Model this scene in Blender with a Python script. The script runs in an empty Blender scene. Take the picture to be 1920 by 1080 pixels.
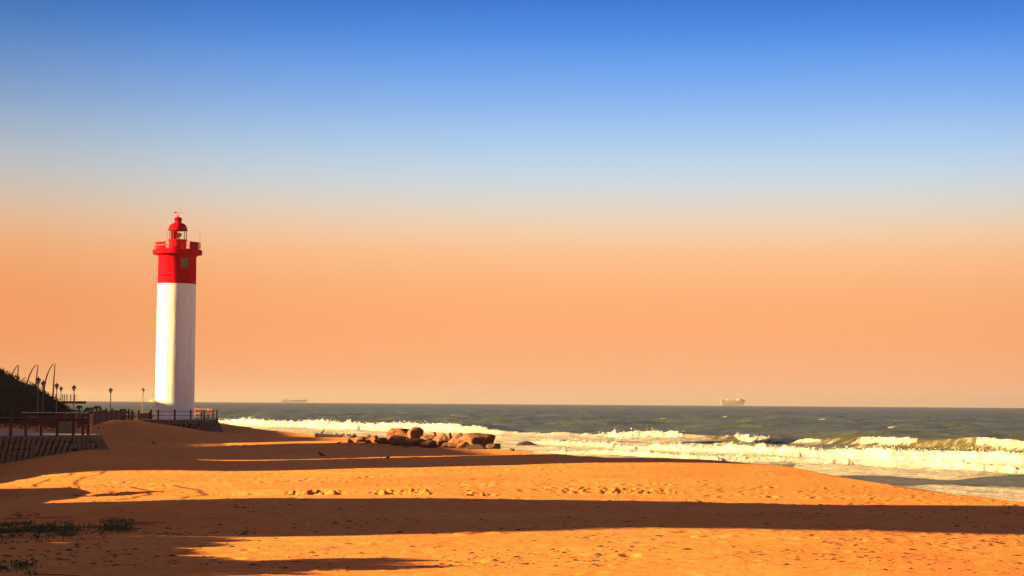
import bpy, bmesh, math, random
import numpy as np
from mathutils import Vector, Matrix, Euler
random.seed(7); np.random.seed(7)
SC = bpy.context.scene; COL = SC.collection
R = math.radians
# ------------------------------------------------------------------ camera
F = 3450.0                      # focal length in pixels of the 1920 px photograph
CAMZ = 4.2; PITCH = math.atan(214.0 / F); ROLL = R(0.41)
cd = bpy.data.cameras.new('camera'); cam = bpy.data.objects.new('camera', cd); COL.objects.link(cam)
cd.lens = F / 1920 * 36; cd.sensor_width = 36; cd.clip_start = 0.5; cd.clip_end = 60000
CM = Matrix.Rotation(math.pi / 2 + PITCH, 4, 'X') @ Matrix.Rotation(ROLL, 4, 'Z')
cam.matrix_world = Matrix.Translation((0, 0, CAMZ)) @ CM
SC.camera = cam
# ------------------------------------------------------------------ exposure, sky, sun
EXPO = 2.5
SC.view_settings.view_transform = 'Standard'; SC.view_settings.look = 'None'
SC.view_settings.exposure = EXPO; SC.view_settings.gamma = 1.0
SUN_EL = R(14.0); ALPHA = R(10.0); TA = math.tan(ALPHA); TE = math.tan(SUN_EL)
to_sun = Vector((-math.cos(ALPHA) * math.cos(SUN_EL), -math.sin(ALPHA) * math.cos(SUN_EL), math.sin(SUN_EL)))
sl = bpy.data.lights.new('sun', 'SUN'); so = bpy.data.objects.new('sun', sl); COL.objects.link(so)
sl.energy = 5.0; sl.angle = R(0.5); sl.color = (1.0, 0.65, 0.22)
so.rotation_euler = (-to_sun).to_track_quat('-Z', 'Y').to_euler(); so.location = (0, 0, 60)
def lin(c):
    c = [v / 255.0 for v in c]
    return [v / 12.92 if v <= 0.04045 else ((v + 0.055) / 1.055) ** 2.4 for v in c]
W = bpy.data.worlds.new('World'); SC.world = W; W.use_nodes = True
nt = W.node_tree; nt.nodes.clear(); N = nt.nodes.new; L = nt.links.new
out = N('ShaderNodeOutputWorld'); bg = N('ShaderNodeBackground'); bg.inputs['Strength'].default_value = 0.15
L(bg.outputs[0], out.inputs['Surface'])
tc = N('ShaderNodeTexCoord'); sx = N('ShaderNodeSeparateXYZ'); L(tc.outputs['Generated'], sx.inputs[0])
mr = N('ShaderNodeMapRange'); mr.inputs['From Min'].default_value = -0.02; mr.inputs['From Max'].default_value = 0.30
L(sx.outputs['Z'], mr.inputs['Value'])
ramp = N('ShaderNodeValToRGB'); cr = ramp.color_ramp; cr.interpolation = 'B_SPLINE'
stops = [(-0.02, (215, 160, 130)), (0.0, (250, 190, 148)), (0.012, (253, 180, 130)), (0.035, (255, 172, 112)), (0.060, (255, 178, 118)), (0.082, (255, 196, 144)),
         (0.097, (240, 212, 182)), (0.109, (222, 217, 207)), (0.122, (203, 219, 230)), (0.139, (176, 208, 240)), (0.159, (142, 187, 243)),
         (0.187, (92, 154, 238)), (0.208, (64, 130, 222)), (0.225, (52, 112, 200)), (0.25, (52, 98, 172)), (0.3, (70, 98, 145))]
while len(cr.elements) < len(stops): cr.elements.new(0.5)
for e, (p, c) in zip(cr.elements, stops):
    e.position = (p + 0.02) / 0.32; e.color = (*lin(c), 1)
L(mr.outputs[0], ramp.inputs[0])
mx = N('ShaderNodeMapRange'); mx.inputs['From Min'].default_value = -1; mx.inputs['From Max'].default_value = 1
L(sx.outputs['X'], mx.inputs['Value'])
rx = N('ShaderNodeValToRGB'); e = rx.color_ramp.elements
azs = [(-1.0, (1.5, 1.1, .8)), (-0.6, (1.1, .85, .65)), (-0.28, (.81, .68, .60)), (-0.16, (.96, .90, .86)), (0.0, (1, 1, 1)), (0.2, (1, 1, 1)), (0.3, (.94, .95, .98)), (1.0, (.8, .75, .8))]
while len(e) < len(azs): e.new(0.5)
rx.color_ramp.interpolation = 'B_SPLINE'
for k, (p, c) in zip(e, azs): k.position = (p + 1) / 2; k.color = (*c, 1)
L(mx.outputs[0], rx.inputs[0])
mul = N('ShaderNodeVectorMath'); mul.operation = 'MULTIPLY'; L(ramp.outputs[0], mul.inputs[0]); L(rx.outputs[0], mul.inputs[1])
sc_ = N('ShaderNodeVectorMath'); sc_.operation = 'SCALE'; sc_.inputs['Scale'].default_value = 1.0 / (0.15 * 2 ** EXPO)
L(mul.outputs[0], sc_.inputs[0])
sky = N('ShaderNodeTexSky'); sky.sky_type = 'NISHITA'; sky.sun_disc = False
sky.sun_elevation = SUN_EL; sky.sun_rotation = math.atan2(to_sun.x, to_sun.y)
skm = N('ShaderNodeVectorMath'); skm.operation = 'MULTIPLY'; skm.inputs[1].default_value = (0.20, 0.108, 0.085)
L(sky.outputs[0], skm.inputs[0])
up = N('ShaderNodeMapRange'); up.interpolation_type = 'SMOOTHSTEP'; up.inputs['From Min'].default_value = 0.24; up.inputs['From Max'].default_value = 0.5
L(sx.outputs['Z'], up.inputs['Value'])
mix = N('ShaderNodeMix'); mix.data_type = 'RGBA'
L(up.outputs[0], mix.inputs['Factor']); L(sc_.outputs[0], mix.inputs['A']); L(skm.outputs[0], mix.inputs['B'])
L(mix.outputs['Result'], bg.inputs['Color'])

# ------------------------------------------------------------------ helpers
def P(px, py, d):
    """world point that the photograph shows at pixel (px,py), d metres ahead"""
    v = CM.to_3x3() @ Vector(((px - 960) / F, -(py - 540) / F, -1.0))
    return Vector((0, 0, CAMZ)) + v * (d / v.y)
def smooth(a, b, x):
    t = np.clip((x - a) / (b - a), 0, 1); return t * t * (3 - 2 * t)
def vnoise(x, y, seed=0):
    x = np.asarray(x, float); y = np.asarray(y, float)
    ix = np.floor(x).astype(np.int64); iy = np.floor(y).astype(np.int64); fx = x - ix; fy = y - iy
    fx = fx * fx * fx * (fx * (fx * 6 - 15) + 10); fy = fy * fy * fy * (fy * (fy * 6 - 15) + 10)
    def h(a, b):
        v = (a * 374761393 + b * 668265263 + seed * 974634777) & 0xffffffff
        v = ((v ^ (v >> 13)) * 1274126177) & 0xffffffff
        v ^= v >> 16
        return v / 4294967295.0
    return (h(ix, iy) * (1 - fx) + h(ix + 1, iy) * fx) * (1 - fy) + (h(ix, iy + 1) * (1 - fx) + h(ix + 1, iy + 1) * fx) * fy
def fbm(x, y, oct=4, seed=0, gain=.5):
    s = 0; a = 1; t = 0
    for k in range(oct):
        s = s + a * (vnoise(x, y, seed + k * 17) - .5); t += a; a *= gain; x = x * 2.03 + 3.7; y = y * 2.03 + 1.3
    return s / t * 2
def hrand(i, j, seed):
    v = (i * 374761393 + j * 668265263 + seed * 974634777) & 0xffffffff
    v = ((v ^ (v >> 13)) * 1274126177) & 0xffffffff; v ^= v >> 16
    return v / 4294967295.0
def dents(x, y, cell, rad, prob, seed):
    """field of separate round pits 0..1 (1 = centre), with a raised lip (negative)"""
    o = np.zeros_like(x); cx = np.floor(x / cell).astype(np.int64); cy = np.floor(y / cell).astype(np.int64)
    for i in (-1, 0, 1):
        for j in (-1, 0, 1):
            a = cx + i; b = cy + j
            px = (a + hrand(a, b, seed)) * cell; py = (b + hrand(a, b, seed + 1)) * cell
            on = hrand(a, b, seed + 2) < prob; r = rad * (.6 + .8 * hrand(a, b, seed + 3))
            q = ((x - px) ** 2 + (y - py) ** 2) / (r * r)
            o += np.where(on, np.exp(-q * 2) - .35 * np.exp(-(np.sqrt(q) - 1.3) ** 2 * 5), 0)
    return o

def tag(o, label=None, cat=None, group=None, kind=None):
    if label: o['label'] = label
    if cat: o['category'] = cat
    if group: o['group'] = group
    if kind: o['kind'] = kind
    return o
def empty(name, loc, label, cat, group=None):
    o = bpy.data.objects.new(name, None); COL.objects.link(o); o.location = loc; o.empty_display_size = .3
    return tag(o, label, cat, group)
def copy_tree(o, parent=None):
    c = o.copy(); COL.objects.link(c); c.parent = parent
    for ch in [q for q in bpy.data.objects if q.parent == o]: copy_tree(ch, c)
    return c
def ploc(p):
    v = Vector((0, 0, 0))
    while p is not None: v += p.location; p = p.parent
    return v
class MB:
    def __init__(s): s.v = []; s.f = []
    def add(s, vs, fs):
        n = len(s.v); s.v += [tuple(q) for q in vs]; s.f += [tuple(i + n for i in q) for q in fs]; return s
    def box(s, c, sz, rz=0, rx=0, ry=0):
        m = Euler((rx, ry, rz)).to_matrix(); c = Vector(c); h = [q / 2 for q in sz]
        vs = [c + m @ Vector((a * h[0], b * h[1], d * h[2])) for a in (-1, 1) for b in (-1, 1) for d in (-1, 1)]
        return s.add(vs, [(0, 1, 3, 2), (4, 6, 7, 5), (0, 4, 5, 1), (2, 3, 7, 6), (0, 2, 6, 4), (1, 5, 7, 3)])
    def tube(s, pts, rad, n=8, caps=True):
        pts = [Vector(p) for p in pts]; rad = rad if isinstance(rad, (list, tuple)) else [rad] * len(pts)
        rings = []; a = None
        for i, p in enumerate(pts):
            t = (pts[min(i + 1, len(pts) - 1)] - pts[max(i - 1, 0)]).normalized()
            if a is None: a = t.orthogonal().normalized()
            a = (a - t * a.dot(t)).normalized(); b = t.cross(a)
            rings.append([p + (a * math.cos(2 * math.pi * k / n) + b * math.sin(2 * math.pi * k / n)) * rad[i] for k in range(n)])
        vs = [q for r in rings for q in r]; fs = []
        for i in range(len(pts) - 1):
            for k in range(n): fs.append((i * n + k, i * n + (k + 1) % n, (i + 1) * n + (k + 1) % n, (i + 1) * n + k))
        if caps: fs += [tuple(reversed(range(n))), tuple(range((len(pts) - 1) * n, len(pts) * n))]
        return s.add(vs, fs)
    def lathe(s, prof, c=(0, 0, 0), n=48, a0=0, a1=2 * math.pi, close=False):
        full = abs(a1 - a0 - 2 * math.pi) < 1e-6; m = n if full else n + 1
        vs = []; c = Vector(c)
        for r, z in prof:
            for k in range(m):
                a = a0 + (a1 - a0) * k / n; vs.append(c + Vector((r * math.cos(a), r * math.sin(a), z)))
        fs = []; q = len(prof)
        for i in range(q if close else q - 1):
            j = (i + 1) % q
            for k in range(n):
                k2 = (k + 1) % m; fs.append((i * m + k, i * m + k2, j * m + k2, j * m + k))
        if not full and close: fs += [tuple(i * m for i in range(q)), tuple(i * m + m - 1 for i in reversed(range(q)))]
        return s.add(vs, fs)
    def prism(s, poly, z0, z1):
        n = len(poly); vs = [(x, y, z0) for x, y in poly] + [(x, y, z1) for x, y in poly]
        return s.add(vs, [tuple(reversed(range(n))), tuple(range(n, 2 * n))] + [(i, (i + 1) % n, n + (i + 1) % n, n + i) for i in range(n)])
    def build(s, name, mat, parent=None, smooth_=True, ang=38, origin=None):
        off = ploc(parent) if parent is not None else Vector(origin if origin is not None else (0, 0, 0))
        me = bpy.data.meshes.new(name); me.from_pydata([tuple(Vector(q) - off) for q in s.v], [], s.f)
        bm = bmesh.new(); bm.from_mesh(me); bmesh.ops.recalc_face_normals(bm, faces=bm.faces)
        for f in bm.faces: f.smooth = smooth_
        if smooth_:
            for e_ in bm.edges:
                if len(e_.link_faces) == 2 and e_.calc_face_angle(0) > R(ang): e_.smooth = False
        bm.to_mesh(me); bm.free(); me.materials.append(mat)
        o = bpy.data.objects.new(name, me); COL.objects.link(o)
        if parent is not None: o.parent = parent
        elif origin is not None: o.location = origin
        return o
def grid_mesh(name, X, Y, Z, mat, attrs=None):
    ny, nx = X.shape; me = bpy.data.meshes.new(name)
    co = np.stack([X, Y, Z], -1).reshape(-1, 3).astype(np.float32)
    idx = np.arange(ny * nx).reshape(ny, nx)
    q = np.stack([idx[:-1, :-1], idx[:-1, 1:], idx[1:, 1:], idx[1:, :-1]], -1).reshape(-1, 4)
    me.vertices.add(len(co)); me.vertices.foreach_set('co', co.ravel())
    me.loops.add(q.size); me.loops.foreach_set('vertex_index', q.ravel().astype(np.int32))
    me.polygons.add(len(q)); me.polygons.foreach_set('loop_start', np.arange(0, q.size, 4, dtype=np.int32))
    me.polygons.foreach_set('loop_total', np.full(len(q), 4, dtype=np.int32))
    me.polygons.foreach_set('use_smooth', np.ones(len(q), dtype=bool))
    me.update(calc_edges=True)
    for k, a in (attrs or {}).items():
        at = me.attributes.new(k, 'FLOAT', 'POINT'); at.data.foreach_set('value', a.ravel().astype(np.float32))
    me.materials.append(mat); o = bpy.data.objects.new(name, me); COL.objects.link(o); return o

# ------------------------------------------------------------------ materials
def mat(name, col, rough=.6, metal=0, col2=None, scale=4, bump=0, bscale=None, spec=.5, detail=6, contrast=(.35, .65), stretch=(1, 1, 1)):
    m = bpy.data.materials.new(name); m.use_nodes = True; t = m.node_tree; b = t.nodes['Principled BSDF']
    b.inputs['Base Color'].default_value = (*col, 1); b.inputs['Roughness'].default_value = rough
    b.inputs['Metallic'].default_value = metal; b.inputs['Specular IOR Level'].default_value = spec
    if col2 or bump:
        tcx = t.nodes.new('ShaderNodeTexCoord'); mp = t.nodes.new('ShaderNodeMapping'); mp.inputs['Scale'].default_value = stretch
        t.links.new(tcx.outputs['Object'], mp.inputs[0])
    if col2:
        n = t.nodes.new('ShaderNodeTexNoise'); n.inputs['Scale'].default_value = scale; n.inputs['Detail'].default_value = detail
        n.inputs['Roughness'].default_value = .6; t.links.new(mp.outputs[0], n.inputs['Vector'])
        r = t.nodes.new('ShaderNodeValToRGB'); r.color_ramp.elements[0].position = contrast[0]; r.color_ramp.elements[1].position = contrast[1]
        r.color_ramp.elements[0].color = (*col, 1); r.color_ramp.elements[1].color = (*col2, 1)
        t.links.new(n.outputs['Fac'], r.inputs[0]); t.links.new(r.outputs[0], b.inputs['Base Color'])
    if bump:
        n2 = t.nodes.new('ShaderNodeTexNoise'); n2.inputs['Scale'].default_value = bscale or scale * 3; n2.inputs['Detail'].default_value = 8
        t.links.new(mp.outputs[0], n2.inputs['Vector'])
        bp = t.nodes.new('ShaderNodeBump'); bp.inputs['Strength'].default_value = 1; bp.inputs['Distance'].default_value = bump
        t.links.new(n2.outputs['Fac'], bp.inputs['Height']); t.links.new(bp.outputs[0], b.inputs['Normal'])
    return m
M = {}
M['white'] = mat('white_paint', (.84, .83, .81), .55, col2=(.66, .62, .55), scale=1.6, bump=.012, bscale=6, stretch=(1, 1, .10), contrast=(.45, .75), detail=10)
M['red'] = mat('red_paint', (.58, .002, .018), .75, spec=.02, col2=(.44, .002, .014), scale=1.5, bump=.003, bscale=10, stretch=(1, 1, .3))
M['darkred'] = mat('dark_red_trim', (.22, .01, .012), .5)
M['blackmetal'] = mat('dark_metal', (.035, .025, .022), .5, metal=.3)
M['lampglass'] = mat('lamp_glass', (.45, .33, .25), .3)
M['lampmetal'] = mat('lamp_post_metal', (.10, .075, .065), .5, col2=(.15, .11, .09), scale=6)
M['shutter'] = mat('window_shutter', (.20, .17, .10), .5, col2=(.14, .12, .07), scale=5)
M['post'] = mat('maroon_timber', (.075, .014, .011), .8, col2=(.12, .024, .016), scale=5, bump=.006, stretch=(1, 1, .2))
M['postlit'] = mat('maroon_timber_painted_lit', (.34, .06, .035), .7, col2=(.24, .04, .025), scale=5, bump=.006, stretch=(1, 1, .2))  # brighter copy of the post timber, sunlight put into the colour
M['rail'] = mat('rail_steel', (.09, .07, .065), .45, metal=.4)
M['palerail'] = mat('pale_rail', (.55, .50, .47), .4)
M['paving'] = mat('paving', (.26, .22, .20), .85, col2=(.20, .17, .16), scale=1.3, bump=.004, bscale=12)
M['gap'] = mat('wall_gap_painted_shade', (.02, .013, .009), .95)  # near-black sheet colour stands in for shade between the wall blocks
M['block'] = mat('concrete_block', (.23, .14, .08), .9, col2=(.15, .09, .05), scale=2.5, bump=.02, bscale=9)
M['brownblock'] = mat('brown_concrete_block', (.16, .085, .06), .9, col2=(.11, .06, .04), scale=2.5, bump=.02, bscale=9)
M['concrete'] = mat('old_concrete', (.24, .19, .15), .9, col2=(.15, .11, .09), scale=3, bump=.02, bscale=8)
M['brick'] = mat('planter_brick', (.30, .12, .07), .85, col2=(.22, .08, .05), scale=6, bump=.01)
M['rock'] = mat('brown_granite', (.21, .10, .06), .9, col2=(.11, .05, .032), scale=1.3, bump=.16, bscale=2.6, spec=.15, contrast=(.3, .7))
M['rockdark'] = mat('wet_rock', (.06, .034, .025), .6, col2=(.10, .055, .038), scale=1.6, bump=.05, bscale=3.5)
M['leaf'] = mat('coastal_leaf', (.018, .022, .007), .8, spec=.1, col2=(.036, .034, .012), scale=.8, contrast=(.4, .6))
M['leafbright'] = mat('bright_leaf', (.07, .13, .02), .5, col2=(.13, .17, .03), scale=2)
M['leafyellow'] = mat('yellow_flowering_leaf', (.30, .22, .03), .6, col2=(.35, .08, .03), scale=8)
M['creeper'] = mat('creeper_leaf', (.022, .048, .012), .6, spec=.2, col2=(.048, .088, .020), scale=4)
M['stem'] = mat('plant_stem', (.09, .05, .03), .8)
M['bark'] = mat('palm_bark', (.10, .065, .04), .9, col2=(.06, .04, .03), scale=8)
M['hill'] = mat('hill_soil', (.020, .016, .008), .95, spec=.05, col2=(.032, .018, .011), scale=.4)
M['bone'] = mat('arch_timber', (.045, .020, .014), .9, spec=.1, col2=(.03, .014, .01), scale=3)  # rib tone darkened, shade on the arches put into the colour
M['pier'] = mat('pier_concrete', (.06, .038, .03), .9, spec=.1, col2=(.04, .026, .02), scale=2)
M['ship'] = mat('ship_hull_paint', (.34, .23, .23), .8, spec=.1, col2=(.28, .19, .19), scale=.05)
M['shipwhite'] = mat('ship_white_paint', (.75, .70, .62), .6)
M['canvas'] = mat('umbrella_canvas', (.45, .26, .17), .8)
M['feather'] = mat('dark_feather', (.03, .022, .02), .6)
M['litter'] = mat('seaweed_litter', (.055, .022, .012), .8, col2=(.10, .04, .02), scale=8)
M['wood'] = mat('grey_driftwood', (.05, .03, .022), .9)
M['facade'] = mat('hotel_plaster', (.55, .50, .44), .8, col2=(.48, .43, .38), scale=.3)
M['facade2'] = mat('hotel_tiles', (.42, .30, .22), .8, col2=(.36, .25, .18), scale=.3)
M['pane'] = mat('hotel_glass', (.03, .04, .05), .08)
M['roofm'] = mat('roof_membrane', (.22, .2, .19), .9)
g = bpy.data.materials.new('lantern_glass'); g.use_nodes = True
b = g.node_tree.nodes['Principled BSDF']; b.inputs['Base Color'].default_value = (.95, .97, .95, 1); b.inputs['Roughness'].default_value = .02
b.inputs['Transmission Weight'].default_value = 1; b.inputs['IOR'].default_value = 1.05; M['glass'] = g

def sand_material():
    m = bpy.data.materials.new('beach_sand'); m.use_nodes = True; t = m.node_tree; b = t.nodes['Principled BSDF']; n = t.nodes.new; l = t.links.new
    tcx = n('ShaderNodeTexCoord')
    def noise(s, d=5, r=.6, stretch=None):
        q = n('ShaderNodeTexNoise'); q.inputs['Scale'].default_value = s; q.inputs['Detail'].default_value = d; q.inputs['Roughness'].default_value = r
        if stretch:
            mp = n('ShaderNodeMapping'); mp.inputs['Scale'].default_value = stretch; l(tcx.outputs['Object'], mp.inputs[0]); l(mp.outputs[0], q.inputs['Vector'])
        else: l(tcx.outputs['Object'], q.inputs['Vector'])
        return q
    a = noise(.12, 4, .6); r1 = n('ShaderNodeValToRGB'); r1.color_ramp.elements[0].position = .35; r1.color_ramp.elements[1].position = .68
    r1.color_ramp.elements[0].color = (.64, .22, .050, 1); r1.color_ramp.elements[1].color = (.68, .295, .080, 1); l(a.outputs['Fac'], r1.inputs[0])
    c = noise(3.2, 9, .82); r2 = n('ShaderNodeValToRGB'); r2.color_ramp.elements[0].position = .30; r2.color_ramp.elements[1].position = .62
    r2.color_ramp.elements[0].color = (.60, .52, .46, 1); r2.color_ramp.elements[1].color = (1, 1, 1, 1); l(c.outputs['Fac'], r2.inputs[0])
    mu = n('ShaderNodeMix'); mu.data_type = 'RGBA'; mu.blend_type = 'MULTIPLY'; mu.inputs['Factor'].default_value = 1
    l(r1.outputs[0], mu.inputs['A']); l(r2.outputs[0], mu.inputs['B'])
    # coarse dark grains and shell bits
    v = n('ShaderNodeTexVoronoi'); v.inputs['Scale'].default_value = 5.5; l(tcx.outputs['Object'], v.inputs['Vector'])
    gr = n('ShaderNodeMath'); gr.operation = 'LESS_THAN'; gr.inputs[1].default_value = .11; l(v.outputs['Distance'], gr.inputs[0])
    dn = noise(.35, 3); dm = n('ShaderNodeMath'); dm.operation = 'GREATER_THAN'; dm.inputs[1].default_value = .53; l(dn.outputs['Fac'], dm.inputs[0])
    g2 = n('ShaderNodeMath'); g2.operation = 'MULTIPLY'; l(gr.outputs[0], g2.inputs[0]); l(dm.outputs[0], g2.inputs[1])
    g3 = n('ShaderNodeMath'); g3.operation = 'MULTIPLY'; g3.inputs[1].default_value = .55; l(g2.outputs[0], g3.inputs[0])
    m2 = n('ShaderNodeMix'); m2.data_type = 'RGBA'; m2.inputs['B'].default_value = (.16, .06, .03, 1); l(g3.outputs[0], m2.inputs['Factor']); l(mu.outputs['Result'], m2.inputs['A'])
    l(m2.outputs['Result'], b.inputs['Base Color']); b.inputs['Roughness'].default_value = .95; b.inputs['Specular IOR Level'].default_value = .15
    h1 = noise(1.6, 6, .6); h2 = noise(9, 8, .7)
    b1 = n('ShaderNodeBump'); b1.inputs['Distance'].default_value = .035; l(h1.outputs['Fac'], b1.inputs['Height'])
    b2 = n('ShaderNodeBump'); b2.inputs['Distance'].default_value = .02; l(h2.outputs['Fac'], b2.inputs['Height']); l(b1.outputs[0], b2.inputs['Normal'])
    l(b2.outputs[0], b.inputs['Normal']); return m
M['sand'] = sand_material()
def sea_material():
    m = bpy.data.materials.new('sea_water'); m.use_nodes = True; t = m.node_tree; b = t.nodes['Principled BSDF']; n = t.nodes.new; l = t.links.new
    tcx = n('ShaderNodeTexCoord')
    def noise(s, d, r, stretch, rz=R(-32)):
        q = n('ShaderNodeTexNoise'); q.inputs['Scale'].default_value = s; q.inputs['Detail'].default_value = d; q.inputs['Roughness'].default_value = r
        mp = n('ShaderNodeMapping'); mp.inputs['Rotation'].default_value = (0, 0, -rz); mp.inputs['Scale'].default_value = stretch
        l(tcx.outputs['Object'], mp.inputs[0]); l(mp.outputs[0], q.inputs['Vector']); return q
    at = n('ShaderNodeAttribute'); at.attribute_name = 'foam'
    gr = n('ShaderNodeAttribute'); gr.attribute_name = 'shallow'
    # water colour: olive offshore, clearer green in the shallows
    wc = n('ShaderNodeMix'); wc.data_type = 'RGBA'; wc.inputs['A'].default_value = (.050, .060, .046, 1); wc.inputs['B'].default_value = (.070, .066, .030, 1)
    l(gr.outputs['Fac'], wc.inputs['Factor'])
    pat = noise(.02, 5, .65, (1, 3.5, 1)); pr = n('ShaderNodeMapRange'); pr.inputs['To Min'].default_value = .55; pr.inputs['To Max'].default_value = 1.5
    pr.inputs['From Min'].default_value = .3; pr.inputs['From Max'].default_value = .7; l(pat.outputs['Fac'], pr.inputs['Value'])
    wm = n('ShaderNodeVectorMath'); wm.operation = 'SCALE'; l(wc.outputs['Result'], wm.inputs[0]); l(pr.outputs[0], wm.inputs['Scale'])
    # foam
    fn = noise(.9, 10, .72, (.6, 1.3, 1)); f2 = noise(.12, 5, .6, (.6, 1.4, 1))
    s1 = n('ShaderNodeMath'); s1.operation = 'MULTIPLY_ADD'; s1.inputs[1].default_value = .7; l(fn.outputs['Fac'], s1.inputs[0]); 
    s0 = n('ShaderNodeMath'); s0.operation = 'MULTIPLY'; s0.inputs[1].default_value = .5; l(f2.outputs['Fac'], s0.inputs[0]); l(s0.outputs[0], s1.inputs[2])
    s2 = n('ShaderNodeMath'); s2.operation = 'ADD'; l(s1.outputs[0], s2.inputs[0]); l(at.outputs['Fac'], s2.inputs[1])
    fr = n('ShaderNodeMapRange'); fr.interpolation_type = 'SMOOTHSTEP'; fr.inputs['From Min'].default_value = .98; fr.inputs['From Max'].default_value = 1.18; l(s2.outputs[0], fr.inputs['Value'])
    cm = n('ShaderNodeMix'); cm.data_type = 'RGBA'; 
    th = n('ShaderNodeAttribute'); th.attribute_name = 'thick'
    fc = n('ShaderNodeMix'); fc.data_type = 'RGBA'; fc.inputs['A'].default_value = (.38, .35, .34, 1); fc.inputs['B'].default_value = (.62, .60, .57, 1)
    l(th.outputs['Fac'], fc.inputs['Factor']); l(fc.outputs['Result'], cm.inputs['B'])
    l(fr.outputs[0], cm.inputs['Factor']); l(wm.outputs[0], cm.inputs['A']); l(cm.outputs['Result'], b.inputs['Base Color'])
    ro = n('ShaderNodeMapRange'); ro.inputs['To Min'].default_value = .34; ro.inputs['To Max'].default_value = .9; l(fr.outputs[0], ro.inputs['Value']); l(ro.outputs[0], b.inputs['Roughness'])
    b.inputs['IOR'].default_value = 1.33; b.inputs['Specular IOR Level'].default_value = .16
    h1 = noise(.06, 6, .6, (.55, 1.6, 1)); h2 = noise(.5, 8, .65, (.6, 1.5, 1)); h3 = noise(2.6, 8, .7, (1, 1, 1))
    prev = None
    for h, dist in ((h1, 3.2), (h2, .75), (h3, .12)):
        bp = n('ShaderNodeBump'); bp.inputs['Distance'].default_value = dist; l(h.outputs['Fac'], bp.inputs['Height'])
        if prev: l(prev.outputs[0], bp.inputs['Normal'])
        prev = bp
    l(prev.outputs[0], b.inputs['Normal']); return m
M['sea'] = sea_material()

# ------------------------------------------------------------------ terrain height
cps = []
def C(px, py, d): p = P(px, py, d); cps.append((p.x, p.y, p.z))
W2 = lambda w, px: w / (1 - TA * (px - 960) / F)
for px, py in ((230, 1010), (480, 1008), (700, 1003), (1000, 995), (1400, 989), (1650, 994), (1920, 1005)): C(px, py, W2(31.4, px))
for px, py in ((250, 937), (700, 933), (1100, 938), (1500, 945), (1920, 950)): C(px, py, W2(52, px))
for px, py in ((170, 883), (400, 882), (700, 877), (1000, 871), (1230, 867)): C(px, py, W2(88, px))
for px, py, d in ((1430, 871, 90), (1500, 885, 82), (1600, 903, 74), (1700, 918, 67), (1920, 945, 57), (300, 857, 105.4), (720, 858, 107.7), (900, 855, 108.7),
                  (290, 833, 138), (450, 831, 139.4), (640, 827, 140.7), (1100, 858, 100), (940, 845, 118), (800, 838, 131), (640, 820, 165), (500, 808, 193), (570, 807, 190), (415, 809, 188),
                  (960, 1080, 22), (0, 1080, 21.5), (1920, 1080, 23), (0, 990, 34), (0, 905, 77), (0, 880, 95), (100, 860, 97), (188, 842, 101),
                  (200, 797, 158), (250, 791, 160), (300, 798, 170), (350, 804, 175), (400, 811, 179), (240, 822, 135), (250, 845, 117)): C(px, py, d)
cps += [(0, 0, 2.6), (-10, 4, 2.7), (10, 4, 2.45), (-50, 190, 1.9), (-60, 205, 1.8), (-36, 108, 1.8), (-60, 120, 1.9), (-38, 62, 1.6), (-30, 30, 2.0), (-60, 20, 2.6), (24, 35, 1.0),
        (-34, 189, 2.0), (-44, 160, 2.0), (-50, 150, 2.0), (-80, 230, 1.9), (-120, 300, 2), (22, 15, 1.8)]
cps = np.array(cps)
def uv(x, y): return np.stack([np.asarray(x) / (np.asarray(y) + 25) * 2.2, np.log(np.asarray(y) + 25)], -1)
def kern(r): return np.where(r > 1e-9, r * r * np.log(np.maximum(r, 1e-9)), 0)
_A = uv(cps[:, 0], cps[:, 1]); n_ = len(_A)
_K = kern(np.linalg.norm(_A[:, None] - _A[None], axis=-1)) + np.eye(n_) * 2e-4
_Pm = np.hstack([np.ones((n_, 1)), _A]); _S = np.block([[_K, _Pm], [_Pm.T, np.zeros((3, 3))]])
_w = np.linalg.solve(_S, np.concatenate([cps[:, 2], np.zeros(3)]))
CRY = [-400, 0, 20, 40, 57, 67, 74, 82, 90, 93, 96, 100, 118, 132, 165, 193, 215, 240, 270, 320, 600]
CRX = [60, 25, 22.5, 19.0, 15.7, 14.3, 13.8, 13.1, 12.4, 10.5, 8.2, 4.3, -.4, -5.6, -15.0, -25.5, -37, -52, -72, -100, -260]
def base_h(x, y):
    x = np.asarray(x, float); y = np.asarray(y, float); sh = x.shape
    yy = np.clip(y, -5, 320).ravel(); xx = np.clip(x.ravel(), -(yy + 25) * .55 - 14, (yy + 25) * .45)
    q = uv(xx, yy); z = np.full(len(q), _w[n_]) + q @ _w[n_ + 1:]
    for i in range(n_): z += _w[i] * kern(np.hypot(q[:, 0] - _A[i, 0], q[:, 1] - _A[i, 1]))
    z = np.clip(z.reshape(sh), .3, 3.2)
    z = z + 1.3 * np.exp(-((x + 13.2) / 1.7) ** 2) * smooth(31.6, 30.4, y - x * TA) * smooth(-6, 6, y)  # unseen bank raised left of the view to shade the near sand
    t = (x - np.interp(y, CRY, CRX))
    return z, t
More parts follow.
